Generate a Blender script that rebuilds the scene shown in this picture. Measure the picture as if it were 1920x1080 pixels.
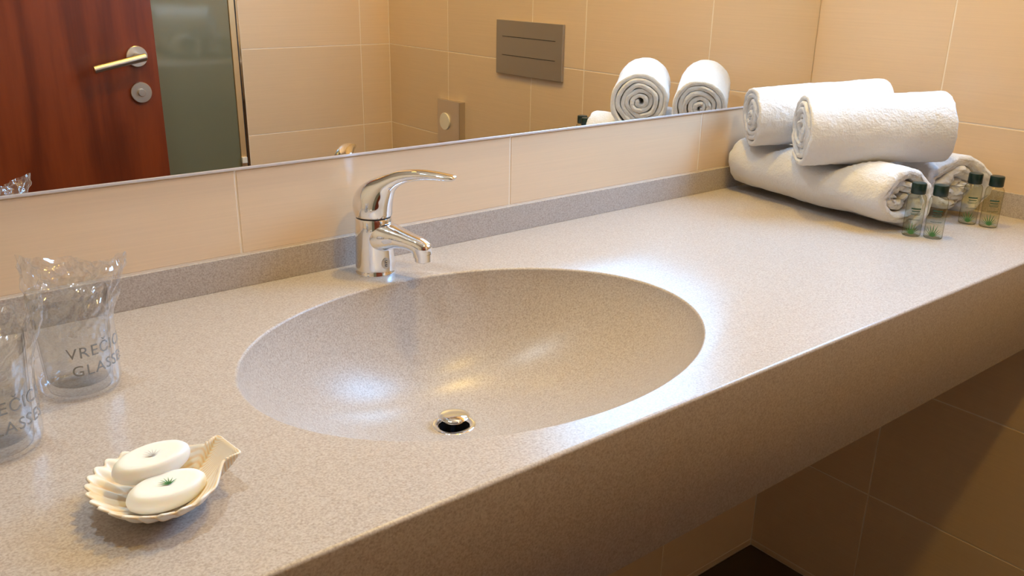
import bpy, bmesh, math, random
from mathutils import Vector, Matrix, noise
PI = math.pi
C = bpy.context.scene.collection
for o in list(bpy.data.objects): bpy.data.objects.remove(o)
SC = bpy.context.scene
Z0 = 0.886                      # counter top above the floor

# ------------------------------------------------------------------ camera
cam = bpy.data.cameras.new('camera'); co = bpy.data.objects.new('camera', cam); C.objects.link(co)
yaw, pitch, roll, fpx = 0.677908, 0.345716, 0.018332, 1646.567
fw = Vector((math.sin(yaw)*math.cos(pitch), math.cos(yaw)*math.cos(pitch), -math.sin(pitch)))
rr = Vector((math.cos(yaw), -math.sin(yaw), 0)); uu = rr.cross(fw)
r2 = rr*math.cos(roll)+uu*math.sin(roll); u2 = -rr*math.sin(roll)+uu*math.cos(roll)
M = Matrix((r2, u2, -fw)).transposed().to_4x4(); M.translation = Vector((0, -0.99722, Z0+0.37))
co.matrix_world = M
cam.sensor_width = 36; cam.lens = fpx/1920*36; cam.clip_start = 0.02
SC.camera = co

# ------------------------------------------------------------------ light
W = bpy.data.worlds.new('world'); SC.world = W; W.use_nodes = True
W.node_tree.nodes['Background'].inputs[0].default_value = (1.0, 0.66, 0.28, 1)
W.node_tree.nodes['Background'].inputs[1].default_value = 0.2
SC.view_settings.view_transform = 'Standard'; SC.view_settings.look = 'None'
SC.view_settings.gamma = 1; SC.view_settings.use_curve_mapping = False
SC.view_settings.exposure = -0.16
WINDOW_STRENGTH = 24.0
def area(name, loc, rot, size, power, col, shape='DISK', size_y=None, spread=None):
    l = bpy.data.lights.new(name, 'AREA'); l.shape = shape; l.size = size
    if size_y: l.size_y = size_y
    l.energy = power; l.color = col
    if spread: l.spread = spread
    o = bpy.data.objects.new(name, l); C.objects.link(o); o.location = loc; o.rotation_euler = rot
    return o
WARM = (1.0, 0.64, 0.11)
for x, y, e, c in ((0.10, -0.18, 6.6, (0.66, 0.84, 1.0)), (1.00, -0.16, 12.0, WARM), (0.80, -1.02, 10.5, WARM)):
    area('ceiling_lamp_light', (x, y, 2.47), (0, 0, 0), 0.10, e, c)

# ------------------------------------------------------------------ materials
def newmat(name):
    m = bpy.data.materials.new(name); m.use_nodes = True
    return m, m.node_tree.nodes, m.node_tree.links, m.node_tree.nodes['Principled BSDF']
def simple(name, col, rough=0.5, metal=0.0, **kw):
    m, n, l, b = newmat(name)
    b.inputs['Base Color'].default_value = (*col, 1); b.inputs['Roughness'].default_value = rough
    b.inputs['Metallic'].default_value = metal
    for k, v in kw.items(): b.inputs[k.replace('_', ' ')].default_value = v
    return m
def node(n, t, **kw):
    x = n.new(t)
    for k, v in kw.items(): setattr(x, k, v)
    return x
def ramp(n, stops):
    r = n.new('ShaderNodeValToRGB'); e = r.color_ramp.elements
    while len(e) < len(stops): e.new(0.5)
    for s, (p, c) in zip(e, stops): s.position = p; s.color = (*c, 1)
    return r

def stone_mat():
    m, n, l, b = newmat('speckled_solid_surface')
    tc = n.new('ShaderNodeTexCoord')
    g = node(n, 'ShaderNodeNewGeometry')
    n1 = n.new('ShaderNodeTexNoise'); n1.inputs['Scale'].default_value = 520; n1.inputs['Detail'].default_value = 2
    n2 = n.new('ShaderNodeTexVoronoi'); n2.inputs['Scale'].default_value = 620
    l.new(g.outputs['Position'], n1.inputs['Vector']); l.new(g.outputs['Position'], n2.inputs['Vector'])
    r1 = ramp(n, [(0.28, (0.385, 0.33, 0.295)), (0.50, (0.49, 0.44, 0.405)), (0.72, (0.565, 0.52, 0.49))])
    l.new(n1.outputs['Fac'], r1.inputs[0])
    r2_ = ramp(n, [(0.0, (0.0, 0.0, 0.0)), (0.72, (0.0,)*3), (0.80, (1,)*3)])
    sep = n.new('ShaderNodeSeparateColor'); l.new(n2.outputs['Color'], sep.inputs[0]); l.new(sep.outputs[0], r2_.inputs[0])
    mx = node(n, 'ShaderNodeMix', data_type='RGBA'); mx.inputs[7].default_value = (0.30, 0.22, 0.18, 1)
    mul = node(n, 'ShaderNodeMath', operation='MULTIPLY'); mul.inputs[1].default_value = 0.28
    l.new(r2_.outputs[0], mul.inputs[0]); l.new(mul.outputs[0], mx.inputs[0])
    l.new(r1.outputs[0], mx.inputs[6]); l.new(mx.outputs[2], b.inputs['Base Color'])
    b.inputs['Roughness'].default_value = 0.31
    b.inputs['Specular IOR Level'].default_value = 0.4
    return m
def tile_mat(name, base, rough=0.22):
    m, n, l, b = newmat(name)
    g = node(n, 'ShaderNodeNewGeometry'); oi = n.new('ShaderNodeObjectInfo')
    mp = n.new('ShaderNodeMapping'); mp.inputs['Scale'].default_value = (6, 6, 420)
    nz = n.new('ShaderNodeTexNoise'); nz.inputs['Scale'].default_value = 1.0; nz.inputs['Detail'].default_value = 3
    l.new(g.outputs['Position'], mp.inputs[0]); l.new(mp.outputs[0], nz.inputs['Vector'])
    hsv = n.new('ShaderNodeHueSaturation'); hsv.inputs['Color'].default_value = (*base, 1)
    mr = n.new('ShaderNodeMapRange'); mr.inputs[3].default_value = 0.955; mr.inputs[4].default_value = 1.03
    l.new(oi.outputs['Random'], mr.inputs[0])
    mr2 = n.new('ShaderNodeMapRange'); mr2.inputs[3].default_value = 0.93; mr2.inputs[4].default_value = 1.05
    l.new(nz.outputs['Fac'], mr2.inputs[0])
    mu = node(n, 'ShaderNodeMath', operation='MULTIPLY'); l.new(mr.outputs[0], mu.inputs[0]); l.new(mr2.outputs[0], mu.inputs[1])
    l.new(mu.outputs[0], hsv.inputs['Value']); l.new(hsv.outputs[0], b.inputs['Base Color'])
    bp = n.new('ShaderNodeBump'); bp.inputs['Strength'].default_value = 0.06; bp.inputs['Distance'].default_value = 0.001
    l.new(nz.outputs['Fac'], bp.inputs['Height']); l.new(bp.outputs[0], b.inputs['Normal'])
    b.inputs['Roughness'].default_value = rough
    return m
def wood_mat():
    m, n, l, b = newmat('mahogany_veneer')
    g = n.new('ShaderNodeTexCoord')
    mp = n.new('ShaderNodeMapping'); mp.inputs['Scale'].default_value = (5, 5, 0.7)
    nz = n.new('ShaderNodeTexNoise'); nz.inputs['Scale'].default_value = 1.6; nz.inputs['Detail'].default_value = 5
    mp2 = n.new('ShaderNodeMapping'); mp2.inputs['Scale'].default_value = (150, 150, 5)
    n3 = n.new('ShaderNodeTexNoise'); n3.inputs['Scale'].default_value = 1; n3.inputs['Detail'].default_value = 3
    l.new(g.outputs['Object'], mp.inputs[0]); l.new(mp.outputs[0], nz.inputs['Vector'])
    l.new(g.outputs['Object'], mp2.inputs[0]); l.new(mp2.outputs[0], n3.inputs['Vector'])
    wv = node(n, 'ShaderNodeMath', operation='MULTIPLY'); wv.inputs[1].default_value = 22
    l.new(nz.outputs['Fac'], wv.inputs[0])
    sn = node(n, 'ShaderNodeMath', operation='SINE'); l.new(wv.outputs[0], sn.inputs[0])
    r1 = ramp(n, [(0.0, (0.10, 0.015, 0.003)), (0.5, (0.17, 0.028, 0.005)), (1.0, (0.23, 0.042, 0.008))])
    ma = n.new('ShaderNodeMapRange'); ma.inputs[1].default_value = -1.6; l.new(sn.outputs[0], ma.inputs[0]); ma.inputs[2].default_value = 1.3
    ad = node(n, 'ShaderNodeMath', operation='MULTIPLY_ADD'); l.new(n3.outputs['Fac'], ad.inputs[0]); ad.inputs[1].default_value = 0.5
    sb = node(n, 'ShaderNodeMath', operation='SUBTRACT'); l.new(ma.outputs[0], sb.inputs[0]); sb.inputs[1].default_value = 0.25
    l.new(sb.outputs[0], ad.inputs[2]); l.new(ad.outputs[0], r1.inputs[0])
    l.new(r1.outputs[0], b.inputs['Base Color']); b.inputs['Roughness'].default_value = 0.35
    return m
def towel_mat(name, col=(0.74, 0.735, 0.74)):
    m, n, l, b = newmat(name)
    g = n.new('ShaderNodeTexCoord')
    n1 = n.new('ShaderNodeTexNoise'); n1.inputs['Scale'].default_value = 320; n1.inputs['Detail'].default_value = 3
    n2 = n.new('ShaderNodeTexNoise'); n2.inputs['Scale'].default_value = 85; n2.inputs['Detail'].default_value = 2
    for q in (n1, n2): l.new(g.outputs['Object'], q.inputs['Vector'])
    ad = node(n, 'ShaderNodeMath', operation='MULTIPLY_ADD'); l.new(n2.outputs['Fac'], ad.inputs[0]); ad.inputs[1].default_value = 1.6
    l.new(n1.outputs['Fac'], ad.inputs[2])
    bp = n.new('ShaderNodeBump'); bp.inputs['Strength'].default_value = 0.55; bp.inputs['Distance'].default_value = 0.0022
    l.new(ad.outputs[0], bp.inputs['Height']); l.new(bp.outputs[0], b.inputs['Normal'])
    b.inputs['Base Color'].default_value = (*col, 1); b.inputs['Roughness'].default_value = 0.95
    b.inputs['Sheen Weight'].default_value = 0.35; b.inputs['Specular IOR Level'].default_value = 0.1
    return m
def film_mat():
    m, n, l, b = newmat('clear_plastic_film')
    n.remove(b); out = n['Material Output']
    tr = n.new('ShaderNodeBsdfTransparent'); tr.inputs[0].default_value = (0.95, 0.955, 0.97, 1)
    gl = n.new('ShaderNodeBsdfGlossy'); gl.inputs['Roughness'].default_value = 0.06; gl.inputs[0].default_value = (0.95, 0.97, 1, 1)
    df = n.new('ShaderNodeBsdfDiffuse'); df.inputs[0].default_value = (0.8, 0.8, 0.82, 1)
    lw = n.new('ShaderNodeLayerWeight'); lw.inputs['Blend'].default_value = 0.22
    mr = n.new('ShaderNodeMapRange'); mr.inputs[3].default_value = 0.09; mr.inputs[4].default_value = 0.8
    l.new(lw.outputs['Facing'], mr.inputs[0])
    mx = n.new('ShaderNodeMixShader'); l.new(mr.outputs[0], mx.inputs[0]); l.new(tr.outputs[0], mx.inputs[1]); l.new(gl.outputs[0], mx.inputs[2])
    m2 = n.new('ShaderNodeMixShader'); m2.inputs[0].default_value = 0.045
    l.new(mx.outputs[0], m2.inputs[1]); l.new(df.outputs[0], m2.inputs[2]); l.new(m2.outputs[0], out.inputs[0])
    tc = n.new('ShaderNodeTexCoord'); nz = n.new('ShaderNodeTexNoise'); nz.inputs['Scale'].default_value = 38; nz.inputs['Detail'].default_value = 3
    bp = n.new('ShaderNodeBump'); bp.inputs['Strength'].default_value = 0.55; bp.inputs['Distance'].default_value = 0.002
    l.new(tc.outputs['Object'], nz.inputs['Vector']); l.new(nz.outputs['Fac'], bp.inputs['Height']); l.new(bp.outputs[0], gl.inputs['Normal'])
    return m
def shell_mat():
    m, n, l, b = newmat('scallop_shell')
    tc = n.new('ShaderNodeTexCoord'); sp = n.new('ShaderNodeSeparateXYZ'); l.new(tc.outputs['Object'], sp.inputs[0])
    ax = node(n, 'ShaderNodeMath', operation='ADD'); l.new(sp.outputs[0], ax.inputs[0]); ax.inputs[1].default_value = 0.004
    at = node(n, 'ShaderNodeMath', operation='ARCTAN2'); l.new(sp.outputs[1], at.inputs[0]); l.new(ax.outputs[0], at.inputs[1])
    mu = node(n, 'ShaderNodeMath', operation='MULTIPLY'); l.new(at.outputs[0], mu.inputs[0]); mu.inputs[1].default_value = 56.0
    cs = node(n, 'ShaderNodeMath', operation='COSINE'); l.new(mu.outputs[0], cs.inputs[0])
    mr = n.new('ShaderNodeMapRange'); mr.inputs[1].default_value = 0.6; mr.inputs[2].default_value = -1.0
    l.new(cs.outputs[0], mr.inputs[0])
    nz = n.new('ShaderNodeTexNoise'); nz.inputs['Scale'].default_value = 60; l.new(tc.outputs['Object'], nz.inputs['Vector'])
    m3 = node(n, 'ShaderNodeMath', operation='MULTIPLY'); l.new(mr.outputs[0], m3.inputs[0]); l.new(nz.outputs['Fac'], m3.inputs[1])
    mx = node(n, 'ShaderNodeMix', data_type='RGBA'); mx.inputs[6].default_value = (0.88, 0.85, 0.79, 1); mx.inputs[7].default_value = (0.80, 0.50, 0.18, 1)
    l.new(m3.outputs[0], mx.inputs[0]); l.new(mx.outputs[2], b.inputs['Base Color'])
    b.inputs['Roughness'].default_value = 0.35
    return m
MT = dict(
    stone=stone_mat(),
    tile=tile_mat('glazed_beige_tile', (0.78, 0.60, 0.42)),
    grout=simple('pale_grout', (0.90, 0.80, 0.68), 0.8),
    plaster=simple('warm_white_plaster', (0.72, 0.56, 0.36), 0.9),
    floor=tile_mat('dark_brown_floor_tile', (0.07, 0.045, 0.04), 0.35),
    mirror=simple('mirror_silver', (0.91, 0.89, 0.84), 0.0, 1.0),
    chrome=simple('polished_chrome', (0.86, 0.87, 0.90), 0.055, 1.0),
    steel=simple('brushed_steel', (0.55, 0.52, 0.48), 0.33, 1.0),
    nickel=simple('satin_nickel', (0.72, 0.66, 0.58), 0.32, 1.0),
    dark=simple('dark_rubber', (0.02, 0.018, 0.02), 0.5),
    trim=simple('pale_aluminium_trim', (0.72, 0.70, 0.74), 0.3, 0.3),
    wood=wood_mat(), towel=towel_mat('white_terry'), film=film_mat(), shell=shell_mat(),
    soap=simple('white_soap', (0.88, 0.87, 0.85), 0.4, 0, Subsurface_Weight=0.2),
    white=simple('white_plastic', (0.85, 0.82, 0.76), 0.4),
    cap=simple('dark_green_cap', (0.004, 0.022, 0.018), 0.3),
    green=simple('green_print', (0.06, 0.20, 0.06), 0.6),
    darkprint=simple('dark_green_print', (0.02, 0.08, 0.05), 0.6),
    ink=simple('grey_ink', (0.28, 0.30, 0.32), 0.6),
    glass=simple('clear_glass', (0.97, 0.98, 0.98), 0.0, 0, Transmission_Weight=1.0, IOR=1.46),
    bottle=simple('pale_green_liquid_glass', (0.86, 0.90, 0.80), 0.0, 0, Transmission_Weight=1.0, IOR=1.38),
)
def thin_glass(name, tint, edge, k=0.30):
    m, n, l, b = newmat(name); n.remove(b); out = n['Material Output']
    tr = n.new('ShaderNodeBsdfTransparent'); gl = n.new('ShaderNodeBsdfGlossy'); gl.inputs['Roughness'].default_value = 0.02
    lw = n.new('ShaderNodeLayerWeight'); lw.inputs['Blend'].default_value = k
    r = ramp(n, [(0.0, tint), (0.45, tint), (0.93, edge)]); l.new(lw.outputs['Facing'], r.inputs[0]); l.new(r.outputs[0], tr.inputs[0])
    pw = node(n, 'ShaderNodeMath', operation='POWER'); pw.inputs[1].default_value = 4.0; l.new(lw.outputs['Facing'], pw.inputs[0])
    ma = node(n, 'ShaderNodeMath', operation='MULTIPLY_ADD'); ma.inputs[1].default_value = 0.8; ma.inputs[2].default_value = 0.035; l.new(pw.outputs[0], ma.inputs[0])
    mx = n.new('ShaderNodeMixShader'); l.new(ma.outputs[0], mx.inputs[0]); l.new(tr.outputs[0], mx.inputs[1]); l.new(gl.outputs[0], mx.inputs[2])
    l.new(mx.outputs[0], out.inputs[0]); return m
MT['glass'] = thin_glass('clear_thin_glass', (0.975, 0.98, 0.98), (0.62, 0.62, 0.64))
MT['bottle'] = thin_glass('pale_bottle_plastic', (0.90, 0.90, 0.82), (0.48, 0.46, 0.34), 0.4)
m, n, l, b = newmat('frosted_green_glass')
b.inputs['Base Color'].default_value = (0.22, 0.225, 0.14, 1); b.inputs['Roughness'].default_value = 0.5
b.inputs['Coat Weight'].default_value = 1.0; b.inputs['Coat Roughness'].default_value = 0.06; b.inputs['Coat IOR'].default_value = 2.0; b.inputs['Transmission Weight'].default_value = 0.25
MT['frosted'] = m
m, n, l, b = newmat('window_daylight')
b.inputs['Base Color'].default_value = (0, 0, 0, 1)
b.inputs['Emission Color'].default_value = (0.25, 0.56, 1.0, 1); b.inputs['Emission Strength'].default_value = WINDOW_STRENGTH
MT['daylight'] = m

# ------------------------------------------------------------------ helpers
def tag(o, label=None, cat=None, group=None, kind=None):
    if label: o['label'] = label
    if cat: o['category'] = cat
    if group: o['group'] = group
    if kind: o['kind'] = kind
    return o
def empty(name, loc, rz=0, **kw):
    o = bpy.data.objects.new(name, None); C.objects.link(o); o.empty_display_size = 0.03
    o.location = loc; o.rotation_euler = (0, 0, rz); return tag(o, **kw)
def link(name, me, parent=None, loc=(0, 0, 0)):
    o = bpy.data.objects.new(name, me); C.objects.link(o); o.parent = parent; o.location = loc
    return o
def finish(name, bm, mat, parent=None, loc=(0, 0, 0), smooth=False, angle=None):
    bmesh.ops.recalc_face_normals(bm, faces=bm.faces)
    me = bpy.data.meshes.new(name); bm.to_mesh(me); bm.free(); me.materials.append(mat)
    if smooth:
        me.polygons.foreach_set('use_smooth', [True]*len(me.polygons))
        if angle: me.set_sharp_from_angle(angle=angle)
    return link(name, me, parent, loc)
def box(bm, x0, x1, y0, y1, z0, z1):
    v = [bm.verts.new((x, y, z)) for x in (x0, x1) for y in (y0, y1) for z in (z0, z1)]
    for f in ((0, 1, 3, 2), (4, 6, 7, 5), (0, 4, 5, 1), (2, 3, 7, 6), (0, 2, 6, 4), (1, 5, 7, 3)):
        bm.faces.new([v[i] for i in f])
def boxbm(*a, bevel=0, seg=2):
    bm = bmesh.new(); box(bm, *a)
    if bevel: bmesh.ops.bevel(bm, geom=bm.edges[:], offset=bevel, segments=seg, affect='EDGES', profile=0.5)
    return bm
def rings(bm, R, closed=True, cap0=False, cap1=False):
    vs = [[bm.verts.new(p) for p in r] for r in R]; n = len(R[0])
    for a, b_ in zip(vs[:-1], vs[1:]):
        for i in range(n if closed else n-1):
            j = (i+1) % n
            bm.faces.new((a[i], a[j], b_[j], b_[i]))
    if cap0: bm.faces.new(vs[0][::-1])
    if cap1: bm.faces.new(vs[-1])
    return vs
def lathe(prof, n=40, cx=0, cy=0, cap0=True, cap1=True, bm=None):
    bm = bm or bmesh.new()
    rings(bm, [[(cx+r*math.cos(2*PI*i/n), cy+r*math.sin(2*PI*i/n), z) for i in range(n)] for r, z in prof], True, cap0, cap1)
    return bm
def cyl_between(bm, a, b_, r, n=20):
    a = Vector(a); b_ = Vector(b_); d = (b_-a).normalized(); q = d.to_track_quat('Z', 'Y')
    e = min(r*0.2, 0.001)
    R = []
    for c, s in ((a, r-e), (a+d*e, r), (b_-d*e, r), (b_, r-e)):
        R.append([c + q @ Vector((s*math.cos(2*PI*i/n), s*math.sin(2*PI*i/n), 0)) for i in range(n)])
    rings(bm, R, True, True, True)
def cr(P, k):
    """Catmull-Rom resample of a list of tuples, k steps per span"""
    out = []; n = len(P)
    for i in range(n-1):
        p0 = P[max(i-1, 0)]; p1 = P[i]; p2 = P[i+1]; p3 = P[min(i+2, n-1)]
        for s in range(k):
            t = s/k
            out.append(tuple(0.5*((2*b_)+(-a+c)*t+(2*a-5*b_+4*c-d)*t*t+(-a+3*b_-3*c+d)*t**3) for a, b_, c, d in zip(p0, p1, p2, p3)))
    out.append(P[-1]); return out
def fan_loft(secs, k=6, n=36, e=1.0):
    """secs: (inner u, inner z, outer u, outer z, half width) -> rounded loft in local x(forward)/y(lateral)/z"""
    bm = bmesh.new(); R = []
    for iu, iz, ou, oz, w in cr(secs, k):
        cu, cz, hu, hz = (iu+ou)/2, (iz+oz)/2, (ou-iu)/2, (oz-iz)/2
        ring = []
        for i in range(n):
            t = 2*PI*i/n; c, s = math.cos(t), math.sin(t)
            c = math.copysign(abs(c)**e, c); s = math.copysign(abs(s)**e, s)
            ring.append((cu+hu*c, w*s, cz+hz*c))
        R.append(ring)
    rings(bm, R, True, True, True)
    return bm

# ------------------------------------------------------------------ room shell
XR, YD, XL = 1.538, -1.574, -0.75
CEIL = 2.50
TP = 0.0007                                             # tiles stand this far proud of the wall bed
ROWS = [0.0] + [Z0 + z for z in (-0.872, -0.6185, -0.365, -0.1115, 0.142, 0.3955, 0.649, 0.9025, 1.156, 1.4095)] + [CEIL]
J = 0.0014
tcache = {}
def add_tile(parent, axis, a0, a1, z0, z1, face, mat=None):
    """tile on a wall; axis 'x' = wall runs along x (faces +-y), 'y' = wall runs along y; face = (surface coordinate, sign towards room)"""
    w, h = a1-a0-2*J, z1-z0-2*J
    if w < 0.004 or h < 0.004: return
    key = (axis, face[1], round(w, 4), round(h, 4), (mat or MT['tile']).name)
    s = face[1]
    if key not in tcache:
        bm = bmesh.new(); e = 0.0004; hw, hh = w/2, h/2
        def P(a, d, z): return (a, d, z) if axis == 'x' else (d, a, z)
        R = [[P(a, -s*TP*0.99, z) for a, z in ((-hw, -hh), (hw, -hh), (hw, hh), (-hw, hh))],
             [P(a, -s*e, z) for a, z in ((-hw, -hh), (hw, -hh), (hw, hh), (-hw, hh))],
             [P(a, 0, z) for a, z in ((-hw+e, -hh+e), (hw-e, -hh+e), (hw-e, hh-e), (-hw+e, hh-e))]]
        rings(bm, R, True, True, True); bmesh.ops.recalc_face_normals(bm, faces=bm.faces)
        me = bpy.data.meshes.new('tile'); bm.to_mesh(me); bm.free(); me.materials.append(mat or MT['tile']); tcache[key] = me
    c = ((a0+a1)/2, (z0+z1)/2)
    loc = (c[0], face[0], c[1]) if axis == 'x' else (face[0], c[0], c[1])
    return link('tile', tcache[key], parent, loc)

floor = finish('floor', boxbm(XL-0.1, XR+0.1, YD-0.9, 0.1, -0.06, -0.004), simple('dark_grout', (0.03, 0.022, 0.02), 0.9)); tag(floor, kind='structure')
fx = XL
for i in range(6):
    for k in range(7):
        x0, x1 = XR-(i+1)*0.40, XR-i*0.40; y0, y1 = -(k+1)*0.355, -k*0.355
        x0 = max(x0, XL); 
        if x1 <= XL: continue
        bm = boxbm(x0+0.0015, x1-0.0015, y0+0.0015, y1-0.0015, -0.004, 0.0)
        finish('tile', bm, MT['floor'], floor)
ceiling = finish('ceiling', boxbm(XL-0.1, XR+0.1, YD-0.9, 0.1, CEIL, CEIL+0.06), MT['plaster']); tag(ceiling, kind='structure')

wb = finish('wall_back', boxbm(XL-0.1, XR+0.12, 0.002+TP, 0.10, -0.05, CEIL+0.06), MT['grout']); tag(wb, kind='structure')
XJ = [XL, -0.448, -0.033, 0.382, 0.797, 1.224, XR]
for i in range(len(XJ)-1):
    add_tile(wb, 'x', XJ[i], XJ[i+1], Z0+0.041, Z0+0.1445, (0.002, -1))
    for r in range(4):
        add_tile(wb, 'x', XJ[i], XJ[i+1], ROWS[r], ROWS[r+1], (0.002, -1))
wr = finish('wall_right', boxbm(XR+TP, XR+0.12, YD-0.9, 0.10, -0.05, CEIL+0.06), MT['grout']); tag(wr, kind='structure')
YJ = [YD, -1.238, -0.848, -0.643, -0.255, 0.002]
for i in range(len(YJ)-1):
    for r in range(len(ROWS)-1):
        if r == 0 and ROWS[1]-ROWS[0] < 0.02: pass
        add_tile(wr, 'y', YJ[i], YJ[i+1], ROWS[r], ROWS[r+1], (XR, -1))
XW = 1.034
wf = finish('wall_front', boxbm(XW+0.002, XR+0.0035, YD-0.10, YD-TP, -0.05, CEIL), MT['grout']); tag(wf, kind='structure')
for a0, a1 in ((XW+0.002, 1.432), (1.432, XR)):
    for r in range(len(ROWS)-1):
        add_tile(wf, 'x', a0, a1, ROWS[r], ROWS[r+1], (YD, 1))
wl = finish('wall_left', boxbm(XL-0.1, XL, YD-0.9, 0.006, -0.05, CEIL), MT['plaster']); tag(wl, kind='structure')
ws = finish('wall_shower', boxbm(XL-0.1, XR+0.0035, YD-0.9, YD-0.85, -0.05, CEIL), MT['plaster']); tag(ws, kind='structure')

# window high on the right wall (source of the cool daylight)
wn = finish('window_1', boxbm(XR-0.012, XR-0.0005, -0.72, -0.14, Z0+0.42, Z0+1.04), MT['white']); tag(wn, kind='structure')
finish('window_pane', boxbm(XR-0.016, XR-0.0125, -0.69, -0.17, Z0+0.45, Z0+1.01), MT['daylight'], wn)

# ------------------------------------------------------------------ mirror
mr_ = empty('wall_mirror', (0.6, 0, Z0+0.148), label='large frameless wall mirror above the tiled strip behind the basin', cat='mirror')
def W2(o):  # offset to convert world coords to child coords
    return (-o.location[0], -o.location[1], -o.location[2])
finish('mirror_glass', boxbm(XL+0.002, XR-0.0022, 0.0, 0.004, Z0+0.148, Z0+1.30), MT['mirror'], mr_, W2(mr_))
finish('mirror_trim', boxbm(XL+0.002, XR-0.0022, -0.0012, 0.0018, Z0+0.1448, Z0+0.1478, bevel=0.0005), MT['trim'], mr_, W2(mr_))

# ------------------------------------------------------------------ counter with moulded basin
ct = empty('washbasin_counter', (0.6, -0.534, 0), label='long beige speckled stone washbasin counter with a moulded oval basin and deep apron', cat='counter')
D = -0.5336; AP = -0.1525
EC = Vector((0.5291, -0.2970)); EA, EB = 0.2658, 0.2029
DR = Vector((0.533, -0.2295)); DZ = -0.1435
x0, x1, y0, y1 = XL+0.001, XR-0.0005, D, 0.0
RB = 0.0035
angs = sorted([2*PI*i/160 for i in range(160)] + [math.atan2(yy-EC.y, xx-EC.x) % (2*PI) for xx in (x0, x1) for yy in (y0+RB, y1)])
def rect_hit(t):
    dx, dy = math.cos(t), math.sin(t); s = 1e9
    if dx > 1e-9: s = min(s, (x1-EC.x)/dx)
    if dx < -1e-9: s = min(s, (x0-EC.x)/dx)
    if dy > 1e-9: s = min(s, (y1-EC.y)/dy)
    if dy < -1e-9: s = min(s, (y0+RB-EC.y)/dy)
    return Vector((EC.x+dx*s, EC.y+dy*s))
def ell(t, s=1.0):
    # point of ellipse in direction t
    r = 1/math.sqrt((math.cos(t)/EA)**2+(math.sin(t)/EB)**2)
    return Vector((math.cos(t)*r, math.sin(t)*r))
RR = 0.0035
bm = bmesh.new(); R = []
for f in (1.0, 0.5, 0.15):
    R.append([(*( (EC+ell(t)*(1+RR/0.24)).lerp(rect_hit(t), f)), Z0) for t in angs])
for k in range(5):
    a = k/4*PI/2*0.8
    R.append([(*(EC+ell(t)*(1+(RR*(1-math.sin(a)))/0.24)), Z0-RR*(1-math.cos(a))) for t in angs])
vs = rings(bm, R)
# front rounding, apron, underside
fr = []
for k in range(7):
    a = k/6*PI/2; fr.append((D+RB-RB*math.sin(a), Z0-RB+RB*math.cos(a)))
fr += [(D, Z0+AP+0.002), (D+0.002, Z0+AP), (D+0.022, Z0+AP)]
bm2 = bmesh.new()
rings(bm2, [[(x, y, z) for x in (x0, x1)] for y, z in fr], closed=False)
fr2 = [(D+0.022, Z0+AP), (D+0.022, Z0-0.02), (y1, Z0-0.02)]
ctop = finish('countertop', bm, MT['stone'], ct, W2(ct), smooth=True)
rings(bm2, [[(x, y, z) for x in (x0, x1)] for y, z in fr2], closed=False) if False else None
finish('apron', bm2, MT['stone'], ct, W2(ct), smooth=True, angle=0.9)
bm = boxbm(x0, x1, D+0.0225, D+0.03, Z0+AP, Z0-0.01); finish('apron_backing', bm, MT['stone'], ct, W2(ct))
# bowl
bm = bmesh.new(); R = []
zr = Z0-RR*(1-math.cos(0.8*PI/2)); srim = 1+(RR*(1-math.sin(0.8*PI/2)))/0.24
NB = 44; th = [2*PI*i/160 for i in range(160)]
for k in range(NB+1):
    rho = 1-(k/NB)**1.35*(1-0.085)
    zz = DZ+0.003+(zr-Z0-DZ-0.003)*(1-max(0.0, 1-rho**2.35)**0.80)
    c = DR+(EC-DR)*rho**1.6
    R.append([(*(c+ell(t)*srim*rho), Z0+zz) for t in th])
vs = rings(bm, R)
# outlet hole: blend to a circle of the flange
circ = [bm.verts.new((DR.x+0.0215*math.cos(t), DR.y+0.0215*math.sin(t), Z0+DZ+0.0025)) for t in th]
for i in range(160): bm.faces.new((vs[-1][i], vs[-1][(i+1) % 160], circ[(i+1) % 160], circ[i]))
basin = finish('basin', bm, MT['stone'], ct, W2(ct), smooth=True)
finish('upstand', boxbm(x0, XR-0.0005, -0.0015, 0.0055, Z0, Z0+0.0398, bevel=0.0006), MT['stone'], ct, W2(ct))
finish('upstand', boxbm(XR-0.004, XR-0.0003, D, -0.0018, Z0, Z0+0.0398, bevel=0.0006), MT['stone'], ct, W2(ct))
# drain
dr = finish('drain_flange', lathe([(0.0180, -0.022), (0.0182, -0.003), (0.0192, -0.0006), (0.0225, 0.0004), (0.0258, 0.0004), (0.0266, -0.0006)], 48, cap0=False, cap1=False), MT['chrome'], ct,
            (DR.x-ct.location.x, DR.y-ct.location.y, Z0+DZ+0.0035), smooth=True)
finish('drain_throat', lathe([(0.0178, -0.004), (0.0175, -0.024)], 40, cap0=False), MT['dark'], dr, smooth=True, angle=0.6)
finish('drain_plug', lathe([(0.004, -0.02), (0.004, 0.004), (0.0125, 0.0055), (0.0125, 0.0075), (0.0135, 0.0082), (0.0185, 0.0102), (0.0190, 0.0112), (0.0183, 0.0122), (0.014, 0.0136), (0.008, 0.0145), (0.003, 0.0148)], 48), MT['chrome'], dr, smooth=True, angle=0.9)

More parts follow.
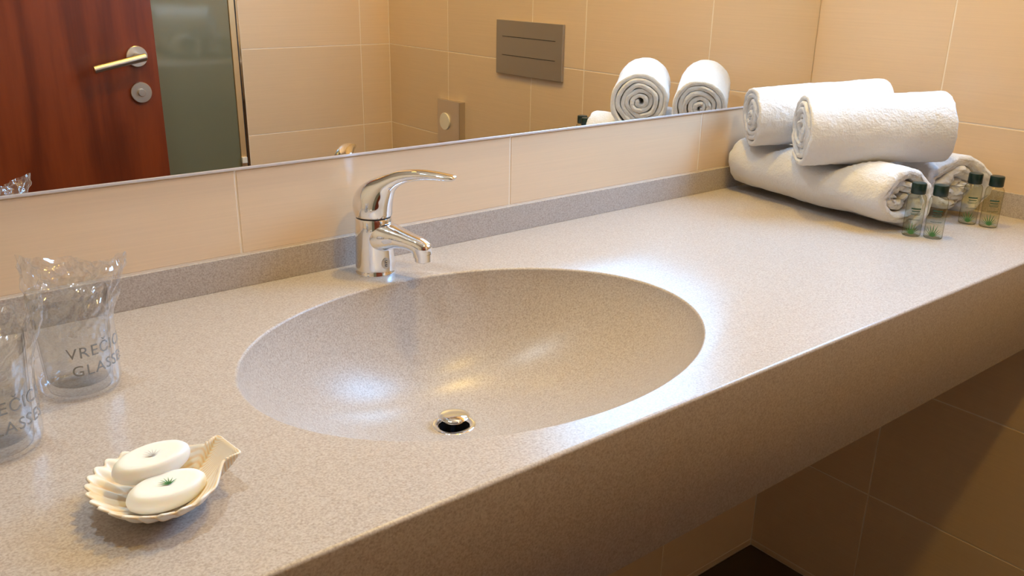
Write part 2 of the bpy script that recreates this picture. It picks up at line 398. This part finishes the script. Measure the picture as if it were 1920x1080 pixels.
# ------------------------------------------------------------------ mixer tap
A0 = math.radians(24)
tap = empty('mixer_tap', (0.540, -0.0425, Z0), A0-PI/2, label='polished chrome single-lever mixer tap standing behind the oval basin', cat='tap')
mm = 0.001
bm = lathe([(0.0268, 0), (0.0270, 0.0015), (0.0262, 0.003), (0.0253, 0.006), (0.0246, 0.03), (0.0240, 0.055), (0.0236, 0.071), (0.0225, 0.0735)], 56)
finish('tap_body', bm, MT['chrome'], tap, smooth=True, angle=0.8)
S_ = [(-6, 24, -6, 70, 20), (10, 27, 12, 71, 22.5), (23, 32, 26, 68, 20.5), (35, 37.5, 40, 63.5, 16.5), (48, 39, 56, 59, 14.2), (58, 38, 72, 55, 13.4), (61.5, 35, 83, 49, 12.8), (62, 32, 85.5, 42, 12.2), (62.5, 30.5, 85.5, 37, 12.0)]
finish('spout', fan_loft([tuple(v*mm for v in s) for s in S_], 6, 40, 0.92), MT['chrome'], tap, smooth=True, angle=1.0)
ae = finish('aerator', lathe([(0.0098, 0.024), (0.0106, 0.0245), (0.0108, 0.034)], 32), MT['chrome'], tap, (0.0738, 0, 0.002), smooth=True, angle=0.6)
finish('aerator_mesh', lathe([(0.0085, 0.0234), (0.0085, 0.0241)], 24), MT['dark'], ae)
finish('joint_ring', lathe([(0.0218, 0.073), (0.0218, 0.0765)], 48), MT['dark'], tap, smooth=True, angle=0.6)
S_ = [(23.6, 76, -23.6, 76, 23.6), (24.5, 79, -24.6, 80, 24.5), (25, 86, -25.6, 90, 24.6), (26.5, 97, -22.5, 104, 22.6), (30, 108, -8.5, 118, 18.6), (38, 116.5, 12, 127, 15.2), (50, 122, 34, 135, 12.8), (66, 125.5, 58, 138.5, 11.6), (84, 127, 82, 138.2, 11.0), (98, 127, 99, 136.2, 10.2), (106, 127.6, 108, 134.8, 8.6), (109.5, 129.2, 111, 133.4, 6.0)]
lv = finish('lever', fan_loft([tuple(v*mm for v in s) for s in S_], 6, 40, 0.95), MT['chrome'], tap, smooth=True, angle=1.0)
lv.rotation_euler = (0, 0, math.radians(12))
# hot/cold button on the back of the lever cap and embossed badge on the foot
bm = bmesh.new()
for i in range(1):
    rings(bm, [[(0.0254*math.cos(a+0.26*math.cos(t)), 0.0254*math.sin(a+0.26*math.cos(t)), 0.017+0.0075*math.sin(t)) for t in [2*PI*q/24 for q in range(24)]] for a in (-0.35,)], True, False, True)
bd = finish('badge', bm, simple('satin_badge', (0.62, 0.58, 0.52), 0.35, 0.8), tap)
bm = bmesh.new()
for zc in (0.0195, 0.0145):
    R = []
    for k in range(13):
        t = 0.5+k/12*(2*PI-1.0)
        R.append([(0.0257*math.cos(-0.35+rad/0.0254*math.cos(t)), 0.0257*math.sin(-0.35+rad/0.0254*math.cos(t)), zc+rad*math.sin(t)) for rad in (0.0011, 0.0018)])
    rings(bm, R, closed=False)
finish('badge_mark', bm, MT['dark'], bd)

# ------------------------------------------------------------------ towels
def towel_mesh(L, Rad, thick, turns, seed, lump=0.0035, squash=0.95, fold=0.0, nl=54, flat=0.0, slack=0.0, skew=0.0, tail=4.2):
    """a terry sheet rolled as a spiral: axis along local x, centre at origin"""
    rnd = random.Random(seed); bm = bmesh.new()
    ns = int(44*turns); gap = thick*0.06
    offs = Vector((seed*7.3, seed*3.1, seed*5.7))
    pitch_ = thick+gap
    def rad(th): return Rad-thick*0.5-(turns-th/(2*PI))*pitch_
    th0, th1 = 0.0, turns*2*PI
    if rad(0) < thick*0.35: th0 = max(0.0, (thick*0.35-rad(0))/pitch_*2*PI)
    def prof(u):                                        # closed strip section: outer side out, inner side back
        pass
    path = []
    for i in range(ns+1):
        th = th0+(th1-th0)*i/ns
        r = rad(th)
        w = 1+0.10*noise.noise(Vector((math.cos(th)*1.2+seed, math.sin(th)*1.2, th*0.13)))*(1+2.5*slack)
        ht = thick*0.5*(1+0.16*noise.noise(Vector((th*0.9, seed, 2.0))))
        # taper of the tail so the flap lies on the layer below
        path.append((th, r*w if th < th1-2*PI else r*(1+0.03*noise.noise(Vector((math.cos(th), math.sin(th), seed)))), ht))
    # cosmetics: rounded ends of sheet
    sec = []
    m_ = len(path)
    for i, (th, r, ht) in enumerate(path): sec.append((th, r+ht, i))
    for k in range(1, 6):
        a = PI/2-k*PI/6; th, r, ht = path[-1]; sec.append((th+ht*math.cos(a)/r*1.0, r+ht*math.sin(a), m_-1))
    for i in range(m_-1, -1, -1):
        th, r, ht = path[i]; sec.append((th, r-ht, i))
    for k in range(1, 6):
        a = -PI/2-k*PI/6; th, r, ht = path[0]; rr_ = max(r, 0.003); sec.append((th+ht*math.cos(a)/rr_*0.8, r+ht*math.sin(a), 0))
    xs = []
    for j in range(nl+1):
        t = j/nl; t = 0.5-0.5*math.cos(PI*t)*(0.35)-0.65*(0.5-t) if False else t
        xs.append(t)
    # denser at the ends
    xs = [0, 0.004, 0.010, 0.018, 0.03]+[0.03+0.94*j/(nl-10) for j in range(1, nl-10)]+[0.97, 0.982, 0.990, 0.996, 1]
    R = []
    for t in xs:
        d = min(t, 1-t)*L; rd = 1.0
        e = thick*0.42
        if d < e: rd = math.sqrt(max(0.0, 1-(1-d/e)**2))
        ring = []
        for th, r, i in sec:
            pr = path[i][1]
            rr_ = pr+(r-pr)*(0.22+0.78*rd)
            ye = 0.0
            side = -1 if t < 0.5 else 1
            layer = th/(2*PI)
            ye = side*(0.004*noise.noise(Vector((layer*1.7, side*3+seed, th*0.35)))+0.0016*noise.noise(Vector((th*3, side, seed))))*(1.6+slack*3)
            wgt = max(0, 1-d/0.05)
            x = (t-0.5)*L+ye*wgt
            y = rr_*math.cos(th+tail-th1); z = rr_*math.sin(th+tail-th1)
            p = Vector((x, y, z))
            q = Vector((x*14, y*16, z*16))+offs
            dn = lump*noise.noise(q)+lump*0.45*noise.noise(q*2.6)+0.0009*noise.noise(q*11)
            nrm = Vector((0, y, z)).normalized()
            edge = 1+0.0*d
            p += nrm*dn*edge
            p.x += skew*y*max(0, 1-d/0.09)*(1 if t < 0.5 else 0)
            z2 = p.z*squash
            if flat and z2 < -Rad*flat: z2 = -Rad*flat+(z2+Rad*flat)*0.25
            ring.append((p.x, p.y*(1+(1-squash)*0.5), z2))
        R.append(ring)
    rings(bm, R, True, True, True)
    return bm
def towel(name, a, b_, Rad, thick, turns, seed, label, **kw):
    a = Vector(a); b_ = Vector(b_); d = b_-a; L = d.length; c = (a+b_)/2
    bm = towel_mesh(L, Rad, thick, turns, seed, **kw)
    if c.z < 0.1:                                        # the lower rolls are dented where the upper ones press on them
        rz = math.atan2(d.y, d.x); rot = Matrix.Rotation(rz, 3, 'Z'); inv = rot.inverted()
        RS = Rad*0.97; zb = c.z-Rad*0.84
        for v in bm.verts:
            w = rot @ v.co + c
            lat = abs((inv @ (w-c)).y); zt = c.z+math.sqrt(max(0.0, RS*RS-lat*lat))*kw.get('squash', 1)
            k = 1.0
            for ua, ub, ur in UPPER:
                ax = Vector((ub.x-ua.x, ub.y-ua.y)); p = Vector((w.x-ua.x, w.y-ua.y)); L2 = ax.length
                t = p.dot(ax)/(L2*L2); e = abs(p.x*ax.y-p.y*ax.x)/L2
                over = max(0.0, -t, t-1)*L2
                e2 = math.sqrt(e*e+(over*1.2)**2)
                if e2 < ur:
                    h = ua.z+(ub.z-ua.z)*max(0, min(1, t))-math.sqrt(ur*ur-e2*e2)-0.001
                    if zt > h and zt > zb+0.01: k = min(k, max(0.3, (h-zb)/(zt-zb)))
            w.z = zb+(w.z-zb)*k
            v.co = inv @ (w-c)
    bmesh.ops.recalc_face_normals(bm, faces=bm.faces)
    me = bpy.data.meshes.new('rolled_towel'); bm.to_mesh(me); bm.free(); me.materials.append(MT['towel'])
    me.polygons.foreach_set('use_smooth', [True]*len(me.polygons))
    o = link('rolled_towel', me, None, (c.x, c.y, Z0+c.z))
    rz = math.atan2(d.y, d.x); ry = -math.asin(d.z/L)
    o.rotation_euler = (0, ry, rz)
    tag(o, label, 'towel', 'rolled white towels stacked in the corner'); return o
UPPER = [(Vector((1.2520, -0.1780, 0.1390)), Vector((1.4200, -0.3240, 0.1500)), 0.0590), (Vector((1.2820, -0.0560, 0.1410)), Vector((1.4650, -0.1960, 0.1600)), 0.0545)]
towel('rolled_towel', (1.297, -0.346, 0.0505), (1.338, -0.012, 0.0500), 0.0580, 0.0185, 2.7, 1.0, 'thick white rolled towel lying on the counter at the left bottom of the pile', squash=0.95, flat=0.86, slack=1.0, lump=0.004, skew=0.30)
towel('rolled_towel', (1.448, -0.353, 0.0535), (1.462, -0.015, 0.0520), 0.0590, 0.0175, 2.7, 2.0, 'white rolled towel at the bottom of the pile beside the right wall, crumpled end showing', squash=0.95, flat=0.86, slack=1.3, lump=0.006, skew=0.35)
towel('rolled_towel', (1.2520, -0.1780, 0.1390), (1.4200, -0.3240, 0.1500), 0.0600, 0.0088, 5.4, 3.0, 'white terry rolled towel lying crosswise on top at the front of the pile', squash=0.98, lump=0.0028, tail=5.3)
towel('rolled_towel', (1.2820, -0.0560, 0.1410), (1.4650, -0.1960, 0.1600), 0.0550, 0.0090, 5.2, 4.0, 'white rolled towel on top at the back of the pile next to the mirror', squash=0.98, lump=0.0028, tail=5.3)

# ------------------------------------------------------------------ toiletry bottles
def bottle(x, y, rz, label):
    t = empty('toiletry_bottle', (x, y, Z0), rz, label=label, cat='bottle', group='small toiletry bottles by the towels')
    rb = 0.0136; t.scale = (1, 1, 0.93)
    prof = [(0.0105, 0), (0.0128, 0.0006), (rb, 0.0022), (rb, 0.060), (0.0132, 0.064), (0.0118, 0.0675), (0.0085, 0.0695), (0.0080, 0.0705), (0.0080, 0.072)]
    finish('bottle_body', lathe(prof, 36), MT['bottle'], t, smooth=True, angle=0.9)
    bm = bmesh.new(); n_ = 60; R = []
    for r, z in ((0.0085, 0.0702), (0.0100, 0.0704), (0.0104, 0.0712), (0.0104, 0.0865), (0.0098, 0.0878), (0.0070, 0.0882)):
        R.append([((r+(0.00022 if i % 2 and 0.071 < z < 0.087 else 0))*math.cos(2*PI*i/n_), (r+(0.00022 if i % 2 and 0.071 < z < 0.087 else 0))*math.sin(2*PI*i/n_), z) for i in range(n_)])
    rings(bm, R, True, True, True); finish('screw_cap', bm, MT['cap'], t, smooth=True, angle=0.7)
    def patch(bm, a0, a1, z0, z1, lean0=0.0, lean1=0.0, r=rb+0.0003, k=5):
        rings(bm, [[(r*math.cos(a0+(a1-a0)*i/k+lean1*0), r*math.sin(a0+(a1-a0)*i/k), z0+0*i) for i in range(k+1)],
                   [(r*math.cos(a0+(a1-a0)*i/k), r*math.sin(a0+(a1-a0)*i/k), z1) for i in range(k+1)]], closed=False)
    bm = bmesh.new(); F = -PI/2
    for (w, zc, h) in ((0.50, 0.0465, 0.0022), (0.42, 0.0425, 0.0014), (0.52, 0.0395, 0.0008), (0.46, 0.0375, 0.0008), (0.60, 0.0290, 0.0006)):
        patch(bm, F-w, F+w, zc, zc+h)
    finish('label_print', bm, MT['darkprint'], t)
    bm = bmesh.new(); rnd = random.Random(5)
    for k in range(9):                                   # aloe leaves fanning from the foot
        a = -1.15+2.3*k/8; ln = 0.019*(1-0.30*abs(a))+0.003*rnd.random(); r = rb+0.00035
        P = []
        for s in range(6):
            f = s/5; w = 0.0012*(1-f)**0.7
            cxp = math.sin(a)*ln*f; czp = 0.005+math.cos(a)*ln*f
            P.append([(r*math.cos(F-0.15+(cxp+sg*w)/r), r*math.sin(F-0.15+(cxp+sg*w)/r), czp) for sg in (-1, 1)])
        rings(bm, P, closed=False)
    finish('leaf_print', bm, MT['green'], t)
    return t
bottle(1.292, -0.367, -1.0, 'small dark-capped bottle, left one of the pair in front of the towels')
bottle(1.306, -0.394, -1.05, 'small dark-capped bottle, right one of the pair in front of the towels')
bottle(1.437, -0.384, -1.0, 'small dark-capped bottle, left one of the pair near the right wall')
bottle(1.444, -0.414, -0.98, 'small dark-capped bottle, right one of the pair near the right wall')

# ------------------------------------------------------------------ drinking glasses and their bags
def tumbler(x, y, label):
    t = tag(finish('drinking_glass', lathe([(0.0240, 0.0), (0.0268, 0.0012), (0.0280, 0.005), (0.0335, 0.094), (0.0330, 0.0955), (0.0322, 0.0945), (0.0268, 0.012), (0.0245, 0.0085), (0.012, 0.0075)], 64), MT['glass'], None, (x, y, Z0+0.0006), smooth=True, angle=0.9), label, 'glass', 'wrapped drinking glasses')
    return t
def text_mesh(body, size):
    cu = bpy.data.curves.new('print', 'FONT'); cu.body = body; cu.size = size; cu.align_x = 'CENTER'; cu.resolution_u = 3; cu.space_character = 1.12
    o = bpy.data.objects.new('print', cu); C.objects.link(o); bpy.context.view_layer.update()
    me = bpy.data.meshes.new_from_object(o.evaluated_get(bpy.context.evaluated_depsgraph_get()))
    bpy.data.objects.remove(o); return me
def bag_point(th, f, seed, H, RB_, TW, az):
    """point of the bag surface, th around, f 0..1 up"""
    k = max(0.0, (f-0.50)/0.50); k = k*k*(3-2*k)
    a = RB_+(TW-RB_)*k; b_ = RB_+(0.0035-RB_)*k
    if f < 0.06: a *= 0.86+0.14*math.sqrt(f/0.06); b_ *= 0.86+0.14*math.sqrt(f/0.06)
    c, s = math.cos(th), math.sin(th)
    x, y = a*c, b_*s
    am = 0.0007+0.011*max(0, f-0.42)
    q = Vector((c*2.0+seed, s*2.0, f*4.5))
    w = noise.noise(q)*am*2+abs(noise.noise(q*2.3))*am*1.8+noise.noise(q*5)*am*0.5
    x += c*w*0.5; y += s*w+ (0.006*math.sin(c*5+seed)*k)
    z = f*H
    if f > 0.8: z += (f-0.8)/0.2*0.007*(abs(c)**2*1.4-0.7+0.8*noise.noise(Vector((c*3, seed, 0))))
    return Vector((x*math.cos(az)-y*math.sin(az), x*math.sin(az)+y*math.cos(az), z))+Vector((0.008*k, 0, 0))
def bag(x, y, seed, az, lines, ta, label):
    H, RB_, TW = 0.124, 0.0352, 0.0440
    t = empty('glass_bag', (x, y, Z0), 0, label=label, cat='bag', group='clear bags over the drinking glasses')
    bm = bmesh.new(); n_ = 140; m_ = 90
    R = [[bag_point(2*PI*i/n_, j/m_, seed, H, RB_, TW, az)+Vector((0, 0, 0.0002)) for i in range(n_)] for j in range(m_+1)]
    rings(bm, R); finish('bag_film', bm, MT['film'], t, smooth=True)
    for body, size, zc, off in lines:
        me = text_mesh(body, size); 
        for v in me.vertices:
            th = ta-az+(v.co.x+off)/RB_; z = zc+v.co.y
            p = bag_point(th, z/H, seed, H, RB_, TW, az); h = Vector((p.x, p.y, 0)).normalized()
            v.co = p+h*0.0004
        me.materials.clear(); me.materials.append(MT['ink']); o = link('printed_word', me, t)
    return t
tumbler(0.151, -0.173, 'clear drinking glass inside the plastic bag behind the shell dish')
tumbler(0.068, -0.250, 'clear drinking glass inside the plastic bag at the left edge of the picture')
bag(0.151, -0.173, 1.7, -0.55, [('VREČICA', 0.0145, 0.042, 0), ('GLASSES', 0.0145, 0.025, 0.0)], -PI/2+0.50, 'clear crinkled plastic bag with grey lettering over the glass behind the shell dish')
bag(0.068, -0.250, 6.1, -0.50, [('VREČICA', 0.0145, 0.042, 0), ('GLASSES', 0.0145, 0.025, 0.0)], -PI/2+0.40, 'clear crinkled plastic bag with grey lettering, cut by the left edge of the picture')

# ------------------------------------------------------------------ shell dish with soaps
SHX, SHY = 0.1997, -0.4078
shl = math.radians(180+6)
half = [(-0.002, 0.0), (-0.002, 0.008), (-0.0015, 0.0165), (0.006, 0.0155), (0.012, 0.0165), (0.020, 0.027), (0.032, 0.040), (0.050, 0.0485), (0.070, 0.0470), (0.087, 0.035), (0.096, 0.018), (0.099, 0.0)]
up = cr(half, 30); outline = up+[(x, -y) for x, y in up[-2:0:-1]]
cc = Vector((0.052, 0)); NR = 56
bm = bmesh.new(); no = len(outline)
def shell_pt(ox, oy, q):
    P = Vector((ox, oy)); phi = math.atan2(P.y, P.x+0.004)
    far = min(1, max(0, (P.x-0.015)/0.04))
    P = P*(1+0.016*math.cos(phi*NR)*far)
    p = cc+(P-cc)*q
    ph = math.atan2(p.y, p.x+0.004); dh = p.length
    rib = 0.0012*math.cos(ph*NR)*min(1, dh/0.06)*(0.35+0.65*q)*(1 if p.x > 0.012 else max(0, p.x/0.012))
    rim = 0.0215+0.006*max(0, 1-p.x/0.03)
    z = 0.0022+rim*q**2.3+rib
    return (p.x, p.y, z)
R = [[shell_pt(x, y, 0.02+0.98*j/30) for x, y in outline] for j in range(31)]
# finer angular sampling
rings(bm, R, True, True, False)
sh = finish('scallop_shell', bm, MT['shell'], None, (SHX, SHY, Z0), smooth=True)
sh.rotation_euler = (math.radians(0), 0, shl)
tag(sh, 'ribbed cream scallop shell used as a soap dish on the counter', 'soap dish')
md = sh.modifiers.new('thickness', 'SOLIDIFY'); md.thickness = 0.0018; md.offset = 1
def soap(x, y, z, rx, ry, rz, label, leaf):
    bm = bmesh.new(); R = []
    A, B, T = 0.0295, 0.0152, 0.0074
    pr = [(0.02, 0.80), (0.35, 0.84), (0.62, 0.86), (0.75, 0.94), (0.86, 0.90), (0.95, 0.66), (1.0, 0.25)]
    pr = [(0.02, 0.84), (0.4, 0.90), (0.66, 0.95), (0.78, 0.99), (0.88, 0.88), (0.96, 0.58), (1.0, 0.12)]
    for s, zf in pr: R.append([(A*s*math.cos(2*PI*i/56), B*s*math.sin(2*PI*i/56), T*zf) for i in range(56)])
    for s, zf in pr[::-1]: R.append([(A*s*math.cos(2*PI*i/56), B*s*math.sin(2*PI*i/56), -T*zf) for i in range(56)])
    rings(bm, R, True, True, True)
    o = finish('soap_bar', bm, MT['soap'], None, (x, y, Z0+z), smooth=True); o.rotation_euler = (rx, ry, rz)
    tag(o, label, 'soap', 'soaps in the shell')
    bm = bmesh.new()
    rnd = random.Random(3)
    for k in range(7):
        a = -1.2+2.4*k/6; ln = 0.008
        P = []
        for s in range(4):
            f = s/3; w = 0.0008*(1-f)
            P.append([(math.sin(a)*ln*f+sg*w*math.cos(a), -0.002+math.cos(a)*ln*f-sg*w*math.sin(a), T*0.93+0.0004) for sg in (-1, 1)])
        rings(bm, P, closed=False)
    finish('leaf_print', bm, MT['green'] if leaf else simple('pale_emboss', (0.6, 0.6, 0.6), 0.5), o)
    return o
soap(0.149, -0.4235, 0.0165, math.radians(9), math.radians(4), math.radians(10), 'oval white soap lying lower and nearer in the shell, green leaf print', True)
soap(0.1475, -0.3985, 0.0285, math.radians(8), math.radians(2), math.radians(12), 'oval white soap leaning on top at the back of the shell', False)

# ------------------------------------------------------------------ things seen in the mirror
# flush plate on the right wall
fp = empty('flush_plate', (XR, -0.855, Z0+0.105), label='grey metal toilet flush plate with two thin grooves, seen in the mirror', cat='flush plate')
finish('plate', boxbm(XR-0.008, XR-0.0001, -0.992, -0.718, Z0+0.105, Z0+0.247, bevel=0.001), simple('grey_satin_metal', (0.42, 0.37, 0.33), 0.45, 0.6), fp, W2(fp))
for zz in (0.155, 0.204):
    finish('button_groove', boxbm(XR-0.0085, XR-0.0078, -0.965, -0.745, Z0+zz, Z0+zz+0.0014), MT['dark'], fp, W2(fp))
# socket
sk = empty('wall_socket', (XR, -1.22, Z0-0.13), label='metal socket plate with round white insert, seen in the mirror below the flush plate', cat='socket')
finish('plate', boxbm(XR-0.012, XR-0.0001, -1.280, -1.192, Z0-0.130, Z0+0.001, bevel=0.0012), MT['nickel'], sk, W2(sk))
finish('side_plate', boxbm(XR-0.022, XR-0.0001, -1.187, -1.150, Z0-0.130, Z0+0.003, bevel=0.0012), MT['nickel'], sk, W2(sk))
finish('plate_gap', boxbm(XR-0.006, XR-0.0001, -1.192, -1.187, Z0-0.130, Z0+0.000), MT['dark'], sk, W2(sk))
bm = bmesh.new(); cyl_between(bm, (XR-0.016, -1.238, Z0-0.064), (XR-0.011, -1.238, Z0-0.064), 0.026, 36)
finish('socket_insert', bm, MT['white'], sk, W2(sk), smooth=True, angle=0.6)
# wooden door standing open in front of the glass screen
DY = -1.42; DX = 0.745
dd = empty('door_1', (DX-0.8, DY, 0), kind='structure')
finish('door_leaf', boxbm(DX-0.86, DX, DY-0.04, DY, 0.008, 2.06, bevel=0.0015), MT['wood'], dd, W2(dd))
def rosette(parent, zc, name):
    bm = bmesh.new(); cyl_between(bm, (0.6935, DY, zc), (0.6935, DY+0.009, zc), 0.0262, 44)
    return finish(name, bm, MT['nickel'], parent, W2(dd), smooth=True, angle=0.6)
rosette(dd, Z0+0.149, 'handle_rosette')
bm = bmesh.new(); zc = Z0+0.149
cyl_between(bm, (0.6935, DY, zc), (0.6935, DY+0.052, zc), 0.0095)
cyl_between(bm, (0.702, DY+0.052, zc+0.002), (0.575, DY+0.052, zc-0.024), 0.0095, 24)
finish('door_handle', bm, MT['nickel'], dd, W2(dd), smooth=True, angle=0.7)
rosette(dd, Z0+0.058, 'lock_rosette')
bm = bmesh.new(); cyl_between(bm, (0.6935, DY, Z0+0.058), (0.6935, DY+0.016, Z0+0.058), 0.0095, 30)
finish('thumb_turn', bm, MT['nickel'], dd, W2(dd), smooth=True, angle=0.7)
bm = boxbm(DX-0.001, DX+0.003, DY-0.030, DY-0.010, Z0+0.150, Z0+0.185, bevel=0.0008)
finish('latch', bm, MT['steel'], dd, W2(dd))
# glass shower screen with metal profile
ss = empty('shower_screen', (0.5, YD, 0), label='frosted grey-green glass shower screen behind the open door in the mirror', cat='shower screen')
finish('glass_pane', boxbm(XL+0.002, 1.006, YD-0.008, YD, 0.02, 2.1), MT['frosted'], ss, W2(ss))
finish('metal_profile', boxbm(1.007, 1.024, YD-0.02, YD+0.004, 0.0, 2.12, bevel=0.001), simple('tan_reflection_profile', (0.72, 0.50, 0.26), 0.4, 0.5), ss, W2(ss))  # polished metal; the tan wall it would reflect is put into its colour
finish('rubber_seal', boxbm(1.0245, 1.0265, YD-0.02, YD+0.002, 0.0, 2.12), MT['dark'], ss, W2(ss))
finish('edge_strip', boxbm(1.027, 1.0345, YD-0.02, YD+0.003, 0.0, 2.12, bevel=0.001), MT['chrome'], ss, W2(ss))
finish('hinge_block', boxbm(1.005, 1.021, YD+0.004, YD+0.014, Z0-0.190, Z0-0.172, bevel=0.001), MT['white'], ss, W2(ss))
